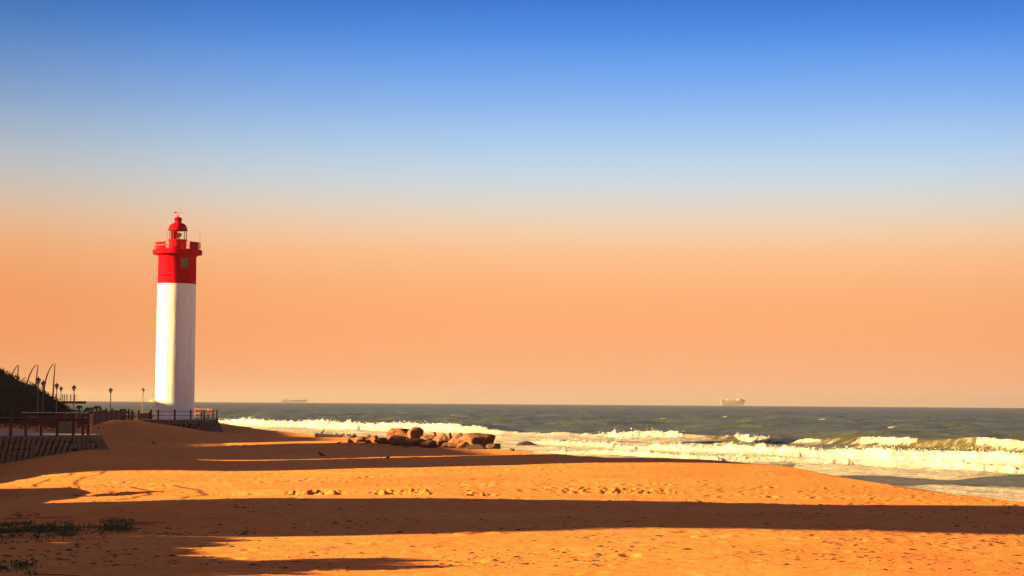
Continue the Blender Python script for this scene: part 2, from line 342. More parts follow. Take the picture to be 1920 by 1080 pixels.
def height(x, y, detail=True):
    z, t = base_h(x, y); x = np.asarray(x, float); y = np.asarray(y, float)
    t = t + .6 * fbm(x / 5, y / 5, 3, 5) * (1 - .6 * smooth(95, 80, y)) - .5
    drop = np.where(t > 0, .13 * t * smooth(0, 1.6, t) + .10 * smooth(0, 1, t), 0)
    z = np.maximum(z - drop, -2.5)
    if detail:
        land = smooth(3, -1, t)
        z = z + land * (.035 * fbm(x / 2.4, y / 2.0, 4, 11) + .05 * fbm(x / 9, y / 6, 2, 12))
        # eroded little scarp across the middle of the beach
        ys = 54.3 - .06 * (x + 8) + .3 * fbm(x / 1.1, x * 0, 3, 21)
        on = smooth(-8.9, -7.2, x) * smooth(-.4, -2.4, x)
        z = z + on * .05 * (smooth(-.08, .14, y - ys) * smooth(7, 2, y - ys))
        cl = smooth(.42, .60, vnoise(x / .9, x * 0, 26)) * smooth(-.3, .1, y - ys) * smooth(2.2, .6, y - ys) * smooth(-8.9, -6.8, x) * smooth(.4, -1.6, x)
        cl2 = .6 * smooth(.5, .7, vnoise(x / 2.2, y / 3, 27)) * smooth(57, 58.5, y) * smooth(64, 61, y) * smooth(.6, 1.6, x) * smooth(6.4, 4.8, x)
        z = z + np.maximum(cl, cl2) * (dents(x, y, .42, .15, .6, 28) * .13 + dents(x, y, .23, .08, .6, 29) * .06)
        # trodden, pitted patches
        tr = smooth(.50, .62, vnoise(x / 7 + 3, y / 9, 31)) * smooth(24, 40, y)
        z = z - land * (dents(x, y, .75, .15, .45, 41) * (.018 + .05 * tr))
        z = z - land * dents(x, y, 1.5, .20, .35, 45) * .045
    return z
def G(px, py, dmin=18, dmax=260):
    ds = np.concatenate([np.linspace(dmin, dmax, 900)]); pts = [P(px, py, d) for d in (dmin, dmax)]
    k = (ds - dmin) / (dmax - dmin); xs = pts[0].x + (pts[1].x - pts[0].x) * k; zs = pts[0].z + (pts[1].z - pts[0].z) * k
    h = height(xs, ds, False); hit = np.where(zs <= h)[0]; i = hit[0] if len(hit) else -1
    return Vector((xs[i], ds[i], h[i]))
def GZ(x, y): return float(height(np.array([x]), np.array([y]), False)[0])

# ------------------------------------------------------------------ sand
u = np.concatenate([np.linspace(-9, -.9, 14), np.linspace(-.8, -.36, 24), np.linspace(-.345, .32, 860), np.linspace(.335, .7, 22), np.linspace(.9, 4, 6)])
ys = [13.0]
while ys[-1] < 250: ys.append(ys[-1] * 1.0034)
ys = np.array(ys + list(np.linspace(253, 600, 60)))
U, Yg = np.meshgrid(u, ys); Xg = U * Yg
Xg = np.where(np.abs(U) > .7, np.sign(U) * (np.abs(U) - .7) * np.maximum(Yg, 120) + np.sign(U) * .7 * Yg, Xg)
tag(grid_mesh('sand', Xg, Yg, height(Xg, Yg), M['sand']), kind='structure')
bx, by = np.meshgrid(np.concatenate([np.linspace(-500, -9.1, 30), np.linspace(-9, 9.1, 30), np.linspace(9.4, 120, 20)]), np.concatenate([np.linspace(-400, -10, 30), np.linspace(-8, 13.2, 40)]))
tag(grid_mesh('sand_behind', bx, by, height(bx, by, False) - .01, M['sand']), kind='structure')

# ------------------------------------------------------------------ sea
ER = 6.371e6
us = np.concatenate([np.linspace(-.95, -.33, 40), np.linspace(-.31, .32, 900), np.linspace(.34, .95, 40)])
yr = [44.0]
while yr[-1] < 330: yr.append(yr[-1] * 1.0029)
while yr[-1] < 1500: yr.append(yr[-1] * 1.0045)
while yr[-1] < 11000: yr.append(yr[-1] * 1.014)
Us, Ys = np.meshgrid(us, np.array(yr)); Xs = Us * Ys
KX = [-120, -46, -15, 10, 30, 43, 70]; KB = [400, 300, 252, 217, 200, 170, 122]
def curve(X, xs_, ys_): return np.interp(X, xs_, ys_)
YB = curve(Xs, KX, KB) + 2.2 * fbm(Xs / 16, Xs * 0, 2, 51)
YC = curve(Xs, [-60, -20, 2, 20, 37, 60], [300, 225, 183, 155, 132, 105]) + 3 * fbm(Xs / 9, Xs * 0 + 2, 2, 52)
YD = curve(Xs, [-60, 0, 6, 13, 23, 32, 60], [270, 160, 150, 135, 126, 113, 85]) + 1.5 * fbm(Xs / 6, Xs * 0 + 4, 3, 53)
pxs = Us * F + 960 + 38 * fbm(Xs / 3.2, Ys / 5, 4, 55)
def bore(s, A, wf, wb): return A * np.where(s < 0, np.exp(-(s / wf) ** 2), np.exp(-(np.abs(s) / wb) ** 1.4))
rough = fbm(Xs / 1.1, Ys / 2.2, 5, 61, .65); lump = fbm(Xs / 3.5, Ys / 6, 3, 62)
fadeN = smooth(1600, 250, Ys)
off = Xs - np.interp(Ys, CRY, CRX)                                   # metres seaward of the beach crest
ca, sa = math.cos(R(-57)), math.sin(R(-57)); a_ = Xs * ca + Ys * sa; b_ = -Xs * sa + Ys * ca
Z = (.30 * fbm(a_ / 22, b_ / 7, 3, 71) + .20 * fbm(a_ / 7, b_ / 2.6, 3, 72)) * fadeN
Z += (.9 * (.5 - np.abs(fbm(a_ / 26, b_ / 11, 3, 74))) ** 1 * smooth(3000, 600, Ys) + .5 * fbm(a_ / 12, b_ / 6, 3, 75) * smooth(1500, 400, Ys)) * smooth(-4, 30, Ys - YB)
Z += .55 * np.sin(b_ / 9.5 + 2.2 * fbm(a_ / 60, b_ / 60, 2, 73)) ** 3 * smooth(900, 300, Ys) * smooth(0, 30, Ys - YB)
foam = np.zeros_like(Xs)
# outer breaker
sB = (Ys - YB) * .75
AB = np.interp(pxs, [380, 420, 560, 625, 700, 780, 850, 900, 1010, 1120, 1150, 1270, 1300, 1500, 1600, 1700, 1800, 1920, 2000], [.7, .9, .85, 1.35, .9, 1.2, 1.1, .6, .4, .5, .75, .8, .65, .55, .75, 1.0, 1.1, .8, .8])
WB = np.interp(pxs, [380, 840, 880, 960, 1110, 1135, 1270, 1285, 1385, 1392, 1438, 1450, 1500, 1590, 1610, 1700, 1720, 1820, 1835, 1920, 2000], [1, 1, .6, .45, .45, 1, .95, .22, .2, 1, 1, .58, .56, .40, .62, .55, .12, .18, .55, .5, .6])
hB = bore(sB, AB, 1.7, 5.5); Z += hB
top = smooth(-1.2, .4, sB) * smooth(5, .8, sB)
foam = np.maximum(foam, np.where(WB > .5, WB * smooth(-2.6, -1.2, sB + .8 * rough) * smooth(np.where(Us < -.03, 9, 4.0), np.where(Us < -.03, 2.5, .8), sB + 2 * lump) * 1.1, 0))
foam = np.maximum(foam, (.40 + .3 * WB) * top * smooth(-.1, .25, rough + WB - .3))
turb = foam.copy()
# inner whitewater lines
sC = (Ys - YC) * .75; AC = np.interp(pxs, [880, 1000, 1300, 1400, 2000], [0, .25, .45, .75, 1.0]) * (1 + .35 * lump)
Z += bore(sC, AC * .85, 1.0, 3.4); onC = np.interp(pxs, [900, 1020, 1300], [0, .75, 1])
fC = onC * smooth(-1.5, -.7, sC + .8 * rough) * smooth(5.0, 2.0, sC + 2 * lump) * 1.05; foam = np.maximum(foam, fC); turb = np.maximum(turb, fC)
sD = (Ys - YD) * .75; AD = np.interp(pxs, [980, 1100, 2000], [0, .28, .42]) * (1 + .4 * lump)
Z += bore(sD, AD, .7, 2.6); onD = np.interp(pxs, [940, 1060, 1300], [.2, .85, 1])
fD = onD * smooth(-1.0, -.4, sD + .6 * rough) * smooth(2.8, 1.2, sD + lump); foam = np.maximum(foam, fD); turb = np.maximum(turb, fD)
# spread foam between the lines
dens = np.zeros_like(Xs)
dens = np.where((Ys > YC) & (Ys < YB), np.interp(pxs, [600, 900, 1250, 1400, 1920], [.74, .68, .56, .42, .40]), dens)
dens = np.where((Ys > YD) & (Ys <= YC), .62, dens)
near = np.interp(Ys, [78, 88, 95, 99, 106, 112, 125], [.74, .70, .58, .20, .32, .70, .74])
dens = np.where(Ys <= YD, np.where(pxs > 1500, near, np.interp(pxs, [900, 1200, 1500], [.70, .60, .50])), dens)
dens = np.where((pxs < 880) & (Ys < YB + 2) & (Ys > 180), .74, dens)
dens = np.where(np.abs(sB) < 3.5, np.maximum(dens, .40 + .12 * rough), dens)
foam = np.maximum(foam, dens)
# scattered whitecaps offshore
cap = smooth(.84, .90, vnoise(a_ / 1.6, b_ / 2.0, 81)) * smooth(.74, .82, vnoise(a_ / 25, b_ / 22, 82)) * smooth(900, 500, Ys) * (Ys > YB + 8)
foam = np.maximum(foam, cap * .7)
Z += turb * (.30 * np.abs(rough) + .22 * np.maximum(rough, 0) + .12 * fbm(Xs / .45, Ys / .9, 3, 63)) * np.interp(Ys, [80, 150, 220], [.5, .8, 1.15])
Z += .05 * rough * smooth(.2, .5, foam)
Z *= smooth(0, 6, off) * smooth(44, 60, Ys)
shallow = np.clip(np.where(Ys < YB + 3, .75, 0) * (1 - .5 * smooth(.5, 1.2, hB)) + .9 * smooth(.12, .4, hB) * (sB < .5), 0, 1)
Z -= (Xs ** 2 + Ys ** 2) / (2 * ER)
tag(grid_mesh('sea', Xs, Ys, Z, M['sea'], {'foam': foam, 'shallow': shallow, 'thick': np.clip(turb * 1.05 - .15 + .5 * cap, 0, 1)}), kind='structure')
# flying spray along the breaking crests
mb = MB(); pm = (turb > .75) & (Z > .25) & (np.abs(pxs - 1150) < 900)
ii, jj = np.where(pm); sel = np.random.choice(len(ii), min(5200, len(ii)), replace=False)
for k in sel:
    i, j = ii[k], jj[k]; r = random.uniform(.015, .045) * (.6 + Ys[i, j] / 220); h = abs(random.gauss(0, .12)) * (.4 + Z[i, j])
    c = Vector((Xs[i, j] + random.uniform(-.1, .1), Ys[i, j], Z[i, j] + h)); vs = [c + Vector((random.uniform(-1, 1), random.uniform(-1, 1), random.uniform(-1, 1) * 1.3)) * r for _ in range(4)]
    mb.add(vs, [(0, 1, 2), (0, 3, 1), (1, 3, 2), (0, 2, 3)])
M['spray'] = mat('white_spray', (.85, .83, .80), .9)
tag(mb.build('spray', M['spray'], smooth_=False), 'white spray flying off the breaking wave crests', 'spray', kind='stuff')

# ------------------------------------------------------------------ lighthouse
LC = P(331, 789, 189); LX, LY = LC.x - .22, LC.y; S = 189 / F
zy = lambda y: P(331, y, 189).z
PZ = 2.25
lh = empty('lighthouse', (LX, LY, PZ), 'tall round lighthouse with white shaft and red top beside the beach', 'lighthouse')
def toward(azdeg, r):     # azimuth seen from the camera: 0 = facing camera, + = right
    v = Vector((LX, LY, 0)).normalized(); rt = Vector((v.y, -v.x, 0)); a = R(azdeg)
    return -v * math.cos(a) * r + rt * math.sin(a) * r
z1 = zy(533); zc = zy(482); zg0 = zy(477.2); zg1 = zy(469.5); zp = zy(455); zd = zy(449.5); ze = zy(432); zv0 = zy(418.5); zv1 = zy(411.5)
c = (LX, LY, 0)
MB().lathe([(2.06, PZ - .6), (2.06, PZ + .25), (1.985, PZ + .3), (1.95, z1)], c, 96).build('shaft', M['white'], lh)
MB().lathe([(1.955, z1 + .002), (1.935, zc), (2.0, zc + .10), (2.18, zg0 - .05), (2.3, zg0 - .003)], c, 96).build('red_band', M['red'], lh)
gal = MB().lathe([(.3, zg0), (2.52, zg0), (2.52, zg1), (2.44, zg1 + .03), (.3, zg1 + .03)], c, 96).build('gallery', M['red'], lh)
for az in (-51, 50, 130, -130):
    v0 = toward(az, 1); a0 = math.atan2(v0.y, v0.x)
    MB().lathe([(2.24, zg1 + .035), (2.31, zg1 + .035), (2.31, zp), (2.24, zp)], c, 12, a0 - R(18), a0 + R(18), close=True).build('parapet_panel', M['red'], lh)
rl = MB()
for zz in (zp - .02, zg1 + (zp - zg1) * .5): rl.lathe([(2.33, zz - .02), (2.37, zz - .02), (2.37, zz + .02), (2.33, zz + .02)], c, 72, close=True)
for az in range(0, 360, 30): v = toward(az + 10, 2.35); rl.tube([Vector((LX, LY, zg1)) + v, Vector((LX, LY, zp)) + v], .022, 6)
rl.build('gallery_railing', M['darkred'], lh)
MB().lathe([(.86, zg1 + .03), (.90, zg1 + .031), (.90, zd - .12), (.96, zd - .1), (.96, zd), (.1, zd)], c, 48).build('lantern_base', M['red'], lh)
MB().lathe([(.845, zd + .002), (.86, zd + .002), (.86, ze - .012), (.845, ze - .012)], c, 16, close=True).build('lantern_glass', M['glass'], lh)
for az in range(-70, 290, 40): v = toward(az, .89); MB().tube([Vector((LX, LY, zd)) + v, Vector((LX, LY, ze)) + v], .035, 6).build('mullion', M['darkred'], lh)
v0 = toward(-33, 1); a0 = math.atan2(v0.y, v0.x)
MB().lathe([(.79, zd + .003), (.82, zd + .003), (.82, ze - .014), (.79, ze - .014)], c, 16, a0 - R(27), a0 + R(32), close=True).build('blind', M['red'], lh)
lens = MB(); q = LC.copy(); cc = Vector((LX, LY, 0)) + toward(60, .12)
lens.lathe([(.02, zd + .1), (.1, zd + .12), (.1, zd + .28), (.22, zd + .34), (.30, zd + .5), (.22, zd + .66), (.02, zd + .72)], cc, 20).build('lens', M['blackmetal'], lh)
prof = [(1.02, ze - .01), (1.02, ze + .04)] + [(.37 + (.96 - .37) * math.cos(R(a)) ** .9, ze + .05 + (zv0 - ze - .05) * math.sin(R(a))) for a in range(0, 91, 9)]
dome = MB().lathe(prof, c, 48).build('dome', M['red'], lh)
MB().lathe([(.36, zv0 - .12), (.37, zv1), (.46, zv1), (.44, zv1 + .05), (.26, zv1 + .22), (.06, zv1 + .30), (.05, zv1 + .42)], c, 32).build('vent', M['red'], lh)
zf = zv1 + .3
wv = MB(); wv.tube([(LX, LY, zf), (LX, LY, zf + .55)], .02, 6); wv.tube([(LX, LY, zf + .5), (LX, LY, zf + .95)], .008, 5); wv.build('finial', M['darkred'], lh)
wv = MB(); wv.box((LX - .28, LY, zf + .42), (.26, .015, .16)); wv.tube([(LX - .2, LY, zf + .42), (LX + .3, LY, zf + .42)], .014, 5)
wv.add([(LX + .26, LY, zf + .48), (LX + .26, LY, zf + .36), (LX + .4, LY, zf + .42), (LX + .26, LY + .012, zf + .42)], [(0, 1, 2), (0, 2, 3), (1, 3, 2), (0, 3, 1)]); wv.build('weather_vane', M['red'], lh)
v = toward(72, 2.36); MB().tube([Vector((LX, LY, zg1)) + v, Vector((LX, LY, zp + 1.15)) + v], .012, 5).build('antenna', M['blackmetal'], lh)
v = toward(-88, 1.0); v2 = toward(-88, 1.12)
ld = MB(); ld.tube([Vector((LX, LY, ze + .15)) + v, Vector((LX, LY, zp)) + v2], .018, 5); ld.tube([Vector((LX, LY, ze + .15)) + v, Vector((LX, LY, ze + .16)) + v * .85], .018, 5); ld.build('ladder_rod', M['darkred'], lh)
# window let into the red band
vw = toward(23.5, 1); aw = math.atan2(vw.y, vw.x); zw0, zw1 = zy(503.5), zy(486)
win = MB().lathe([(1.93, zw0), (1.985, zw0), (1.985, zw1), (1.93, zw1)], c, 6, aw - R(10), aw + R(10), close=True).build('window', M['shutter'], lh)
wf = MB()
for (za, zb, aa, ab) in ((zw0 - .06, zw0 - .003, -11.5, 11.5), (zw1 + .003, zw1 + .05, -11.5, 11.5), (zw0, zw1, -11.6, -10.1), (zw0, zw1, 10.1, 11.6)):
    wf.lathe([(1.93, za), (2.01, za), (2.01, zb), (1.93, zb)], c, 6, aw + R(aa), aw + R(ab), close=True)
wf.build('window_frame', M['darkred'], win)

# ------------------------------------------------------------------ sloping block walls and platforms
def block_wall(mb, a, b, z_top, zb_fun, batter, bw=.30, bh=.34):
    a = Vector(a); b = Vector(b); d = (b - a); Ln = d.length; d.normalize(); n = Vector((d.y, -d.x, 0)); k = max(1, int(Ln / bw)); rows = 7
    for r in range(rows):
        zt = z_top - r * bh
        for i in range(k):
            s = ((i + .5) / k * Ln - r * .17) % Ln
            p = a + d * s + n * (batter * (r * bh))
            if zt < zb_fun(p.x, p.y) - .3 or random.random() < .012: continue
            jz = random.uniform(-.03, .02); w = Ln / k * random.uniform(.60, .74); o = random.uniform(-.03, .03)
            c0 = Vector((p.x, p.y, zt - bh * .5 + jz)) + n * o; vs = []
            for zz, oo, ln in ((-bh * .47, batter * bh + .02, -.085), (bh * .30, .10, .07), (bh * .47, .03, .09)):
                for sx_, sy_ in ((-1, 0), (1, 0), (1, 1), (-1, 1)):
                    vs.append(c0 + d * (sx_ * w / 2 + ln) + n * (oo - sy_ * .30) + Vector((0, 0, zz)))
            f = [(0, 1, 2, 3), (8, 11, 10, 9)]
            for q in (0, 4): f += [(q + e_, q + (e_ + 1) % 4, q + 4 + (e_ + 1) % 4, q + 4 + e_) for e_ in range(4)]
            mb.add(vs, f)
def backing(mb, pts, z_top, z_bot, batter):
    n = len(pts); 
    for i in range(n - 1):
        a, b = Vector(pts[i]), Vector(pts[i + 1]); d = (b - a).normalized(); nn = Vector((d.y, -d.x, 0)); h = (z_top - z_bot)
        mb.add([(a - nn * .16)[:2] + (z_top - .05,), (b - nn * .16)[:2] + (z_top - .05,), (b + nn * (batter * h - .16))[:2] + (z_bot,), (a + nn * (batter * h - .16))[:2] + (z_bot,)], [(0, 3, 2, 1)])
def fence(name, label, pts, h, pw, rails, pm, rm, group=None, rail_r=.025, topcap=True):
    root = empty(name, pts[0], label, 'fence', group)
    for p in pts:
        p = Vector(p); b = MB(); hh = h * random.uniform(.97, 1.03)
        b.box(p + Vector((0, 0, hh / 2)), (pw, pw, hh), rz=random.uniform(-.2, .2), rx=random.uniform(-.01, .01)); b.build('post', pm, root, smooth_=False)
    for r in rails:
        b = MB()
        for a_1, b_1 in zip(pts[:-1], pts[1:]): b.tube([Vector(a_1) + Vector((0, 0, r)), Vector(b_1) + Vector((0, 0, r))], rail_r, 6)
        b.build('rail', rm, root)
    return root
def leaves(mb, c, rad, n, size, flat=.35, seed=None):
    for _ in range(n):
        v = Vector((random.gauss(0, 1), random.gauss(0, 1), random.gauss(0, 1))).normalized() * random.uniform(.45, 1.0)
        p = Vector(c) + Vector((v.x * rad[0], v.y * rad[1], v.z * rad[2])); s = size * random.uniform(.6, 1.4)
        a = Vector((random.uniform(-1, 1), random.uniform(-1, 1), random.uniform(-.6, .6))).normalized(); b_ = a.orthogonal().normalized()
        b_ = (b_ + Vector((random.uniform(-1, 1), random.uniform(-1, 1), random.uniform(-1, 1))) * .6).normalized()
        mb.add([p - a * s, p + b_ * s * flat, p + a * s, p - b_ * s * flat], [(0, 1, 2, 3)])
def at0(px, d): return (P(px, 790, d).x, d)
# near promenade wall (bottom left) – top edge polyline, continues towards the camera outside the frame
DZ = 2.2
edge = [(-15.6, 46, DZ), (-15.8, 53, DZ), (-17.8, 60, DZ), (-20.3, 66, DZ), (-25.0, 67.5, DZ), (-26.8, 74, DZ), (-27.2, 88, DZ), (-28.6, 97.5, DZ), (-25.9, 99.6, DZ), (-24.0, 100.6, DZ), (-23.2, 102.2, DZ), (-23.4, 105, DZ), (-26, 112, DZ)]
wl = MB()
for a1, b1 in zip(edge[:-1], edge[1:]): block_wall(wl, (a1[0], a1[1], 0), (b1[0], b1[1], 0), DZ - .02, lambda x, y: GZ(x, y), .62)
wr = empty('retaining_wall', (-25.9, 99.6, 1.0), 'sloping grey retaining wall of interlocking concrete blocks under the near promenade fence', 'wall')
wl.build('blocks', M['block'], wr, False); wl = MB(); backing(wl, edge, DZ, -.2, .62); wl.build('backing', M['gap'], wr, False)
deck = [(e_[0] - .15, e_[1]) for e_ in edge] + [(-60, 140), (-75, 100), (-70, 46)]
tag(MB().prism(deck, DZ - .35, DZ + .004).build('promenade', M['paving'], smooth_=False), kind='structure')
# near fence posts (pixel columns read off the photograph, all about 100 m away)
nf = [(-16.0, 50), (-16.3, 54), (-17.9, 59.5), (-20.5, 65.6), (-25.3, 68.2), (-27.0, 75), (-27.5, 83), (-28.0, 90.5)]
nearp = [Vector((x, y, DZ)) for x, y in nf] + [Vector((P(px, 820, d).x, d, DZ)) for px, d in ((-6, 97.6), (20, 98.2), (48, 98.8), (77, 99.4), (107, 100), (137, 100.6), (155, 101.4), (165, 102.4), (170.5, 104.5))]
fence('promenade_fence', 'maroon post fence with dark rails on top of the near block wall', nearp, 1.14, .125, (.55, .98), M['post'], M['rail'])
far = [Vector((P(px, 800, d).x, d, DZ)) for px, d in ((40, 122), (55, 122.5), (70, 123), (85, 123.5), (100, 124), (120, 125), (133, 125), (148, 126), (157, 127), (165, 128))]
fence('handrail_fence', 'dark post fence with pale handrails across the promenade behind the near fence', far, 1.1, .10, (.75, 1.08), M['post'], M['palerail'])
b = MB(); p0 = P(124, 818, 107); b.box((p0.x, 107.3, DZ + .32), (.95, .5, .62)); b.box((p0.x, 107.3, DZ + .65), (1.02, .56, .05))
tag(b.build('planter_box', M['concrete'], smooth_=False), 'low grey planter box between the maroon fence posts', 'planter')
mb = MB()
for _ in range(120):
    px = random.uniform(-15, 168); d = random.uniform(136, 146); p = at0(px, d); leaves(mb, (p[0], d, DZ + .35), (.7, .7, .55), 60, .09)
tag(mb.build('hedge', M['leaf'], smooth_=False), 'dark low hedge behind the near promenade fences', 'hedge')
# bench beyond the near fence
bq = P(90, 812, 112); bench = empty('bench', (bq.x, 112, DZ), 'dark slatted bench on the promenade behind the near fence', 'bench')
b = MB(); [b.box((bq.x, 112 + k * .13, DZ + .45), (1.6, .10, .04)) for k in range(4)]; b.build('seat', M['post'], bench, False)
b = MB(); [b.box((bq.x, 112.46, DZ + .6 + k * .14), (1.6, .04, .10)) for k in range(3)]; b.build('backrest', M['post'], bench, False)
for sx_ in (-.65, .65): MB().box((bq.x + sx_, 112.2, DZ + .21), (.07, .45, .43)).build('leg', M['rail'], bench, False)
# slatted dune fence going away to the lighthouse
def slat_fence(name, label, pts, h, gap):
    root = empty(name, pts[0], label, 'fence', 'slatted fences along the promenade')
    b = MB()
    for a1, b1 in zip(pts[:-1], pts[1:]):
        a1, b1 = Vector(a1), Vector(b1); n = max(2, int((b1 - a1).length / gap)); rz = math.atan2((b1 - a1).y, (b1 - a1).x)
        for i in range(n):
            p = a1.lerp(b1, (i + .5) / n); hh = h * random.uniform(.86, .97); b.box((p.x, p.y, p.z + hh / 2), (gap * .72, .03, hh), rz)
    b.build('slats', M['post'], root, False)
    for p in pts:
        p = Vector(p); MB().box(p + Vector((0, 0, h * .53)), (.13, .13, h * 1.06)).build('post', M['post'], root, False)
    return root
def at(px, d, z): return Vector((P(px, 790, d).x, d, z))
slat_fence('slatted_fence', 'long maroon slatted fence running from the near wall towards the palms', [at(170, 128, 2.25), at(178, 136, 2.3), at(187, 144, 2.3), at(199, 152, 2.35)], 1.05, .16)
slat_fence('slatted_fence', 'weathered maroon slatted fence behind the top of the sand mound', [at(199.5, 153, 2.4), at(208, 158, 2.4), at(217, 162, 2.4), at(226, 166, 2.4)], .85, .2)
fence('dune_fence', 'short run of dark posts where the sand mound meets the lighthouse path', [at(226.5, 167, 2.35), at(234.5, 169, 2.35), at(241, 171, 2.35), at(247.5, 173, 2.3)], .95, .13, (.45, .8), M['post'], M['rail'])

slat_fence('slatted_fence', 'dark slatted fence seen through the rails of the two near fences', [at(58, 132, 2.2), at(85, 132.5, 2.2), at(112, 133, 2.2), at(140, 133, 2.2), at(166, 132, 2.2)], .85, .22)
# lighthouse platform
pl = [at(262, 183, PZ), at(275, 179, PZ), at(296, 178, PZ), at(327.5, 178, PZ), at(358, 178.4, PZ), at(383.5, 181, PZ), at(407.3, 187, PZ), at(401.5, 194, PZ), at(392, 199, PZ), at(379, 203, PZ), at(366.7, 205, PZ), at(330, 207, PZ), at(290, 207, PZ), at(255, 200, PZ)]
wl = MB(); ring = pl[0:11]
for a1, b1 in zip(ring[:-1], ring[1:]): block_wall(wl, (a1.x, a1.y, 0), (b1.x, b1.y, 0), PZ - .02, lambda x, y: GZ(x, y), .5, .42, .30)
wr = empty('platform_wall', (pl[2].x, pl[2].y, 1.5), 'sloping block wall around the foot of the lighthouse', 'wall')
wl.build('blocks', M['brownblock'], wr, False); wl = MB(); backing(wl, [(p.x, p.y, 0) for p in ring], PZ, 0.0, .5); wl.build('backing', M['gap'], wr, False)
tag(MB().prism([(p.x, p.y) for p in pl], PZ - .5, PZ + .004).build('lighthouse_platform', M['paving'], smooth_=False), kind='structure')
shr = lambda p, k: Vector((LX + (p.x - LX) * k, LY + (p.y - LY) * k, PZ))
fence('platform_fence', 'dark maroon two-rail fence in front of the lighthouse foot', [at(283, 181, PZ), *[shr(p, .985) for p in pl[2:7]]], 1.0, .15, (.42, .82), M['post'], M['rail'])
fence('seaward_fence', 'sunlit red post fence on the seaward side of the lighthouse', [shr(p, .97) for p in (pl[7], pl[8], pl[9], pl[10])], 1.05, .16, (.5, .95), M['postlit'], M['postlit'], rail_r=.03)
b = MB(); p0 = at(271, 186, PZ); b.box((p0.x, 186, PZ + .25), (1.15, .6, .55)); b.box((p0.x, 186, PZ + .55), (1.22, .66, .05))
tag(b.build('brick_planter', M['brick'], smooth_=False), 'low sunlit brick planter left of the lighthouse foot', 'planter')
p0 = at(281.5, 184, PZ); tag(MB().box((p0.x, 184, PZ + .33), (.26, .26, .66)).box((p0.x, 184, PZ + .69), (.3, .3, .06)).build('bollard', M['post'], smooth_=False), 'thick dark bollard between brick planter and lighthouse fence', 'bollard')
# umbrella just behind the tower
p0 = at(290.2, 206, PZ); um = empty('parasol', (p0.x, 206, PZ), 'open parasol half hidden behind the left side of the lighthouse', 'parasol')
MB().tube([(p0.x, 206, PZ), (p0.x, 206, PZ + 2.05)], .03, 6).build('pole', M['rail'], um)
MB().lathe([(.74, 1.72), (.68, 1.80), (.42, 1.97), (.03, 2.08), (.02, 2.05), (.42, 1.93), (.70, 1.74)], (p0.x, 206, PZ), 8).build('canopy', M['canvas'], um)

# ------------------------------------------------------------------ promenade lamps
lamp = empty('street_lamp', (0, 0, 0), 'x', 'street lamp', 'lantern street lamps along the promenade')
MB().tube([(0, 0, 0), (0, 0, .5), (0, 0, .52), (0, 0, 3.5)], [.085, .075, .05, .042], 10).build('pole', M['lampmetal'], lamp)
lant = MB().lathe([(.05, 3.5), (.10, 3.55), (.205, 3.84), (.205, 3.86), (.02, 3.86)], n=6).build('lantern', M['lampglass'], lamp, False)
MB().lathe([(.25, 3.862), (.23, 3.90), (.12, 3.98), (.05, 4.03), (.05, 4.07), (.015, 4.14), (.0, 4.2)], n=6).build('lantern_cap', M['blackmetal'], lant, False)
lb = MB()
for k in range(6): a = k * math.pi / 3; lb.tube([(.06 * math.cos(a), .06 * math.sin(a), 3.5), (.215 * math.cos(a), .215 * math.sin(a), 3.86)], .012, 4)
lb.build('lantern_frame', M['blackmetal'], lant)
lamps = [(72, 706.5, 150, 'tallest-looking street lamp, leftmost, its pole in front of the dark hill'), (81.6, 713, 160, 'second street lamp from the left, against the last curved whalebone arch'),
         (106.7, 717.5, 175, 'slim street lamp standing in front of the pier railing, third from the left'), (114.7, 724, 225, 'small far street lamp seen through the pier railing'),
         (139, 721.5, 185, 'street lamp in front of the end of the pier deck'), (207.8, 726.5, 200, 'dark street lamp standing alone against the sea between the palms'),
         (268, 727, 205, 'sunlit orange street lamp just left of the lighthouse')]
for i, (px, ytop, d, lab) in enumerate(lamps):
    o = lamp if i == 0 else copy_tree(lamp)
    p = P(px, ytop, d); o.location = (p.x, d, p.z - 4.12); o['label'] = lab; o.rotation_euler.z = i * .3

# ------------------------------------------------------------------ hill with scrub
hp = [(-140, 655), (-60, 668), (0, 691), (25, 705), (45, 716), (60, 724), (80, 737), (100, 752), (125, 767), (150, 776), (170, 779)]
hx = np.array([P(a, 750, 215).x for a, b in hp]); hz = np.array([P(a, b, 215).z for a, b in hp])
gx, gy = np.meshgrid(np.linspace(-110, -46, 130), np.linspace(172, 262, 120))
def hill_h(x, y):
    zz = np.interp(x * 215 / np.clip(y, 200, 300), hx, hz) - .35
    k = smooth(172, 214, y) * smooth(262, 235, y); k2 = smooth(-108, -80, x)
    return 1.2 + (zz - 1.2) * k * k2 + .5 * fbm(x / 5, y / 5, 3, 91) * k
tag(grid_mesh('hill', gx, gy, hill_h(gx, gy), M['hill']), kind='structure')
mb = MB()
for _ in range(560):
    x = random.uniform(-82, -47); y = random.uniform(184, 236); z = float(hill_h(np.array([x]), np.array([y]))[0])
    if z < 1.3: continue
    r = random.uniform(.4, 1.0); leaves(mb, (x, y, z + r * .15), (r * 1.3, r * 1.3, r * .55), 62, .13)
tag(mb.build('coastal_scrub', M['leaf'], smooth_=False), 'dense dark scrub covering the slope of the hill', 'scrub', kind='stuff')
# ground cover strip between fences and sea
mb = MB()
for _ in range(170):
    px = random.uniform(128, 250); d = random.uniform(178, 196); p = at(px, d, 0); z = max(GZ(p.x, d), 1.9)
    leaves(mb, (p.x, d, z + .15 + .35 * smooth(235, 150, px)), (.7, .7, .35), 34, .09)
tag(mb.build('ground_cover', M['leafbright'], smooth_=False), 'bright green ground cover behind the slatted fence', 'ground cover', kind='stuff')

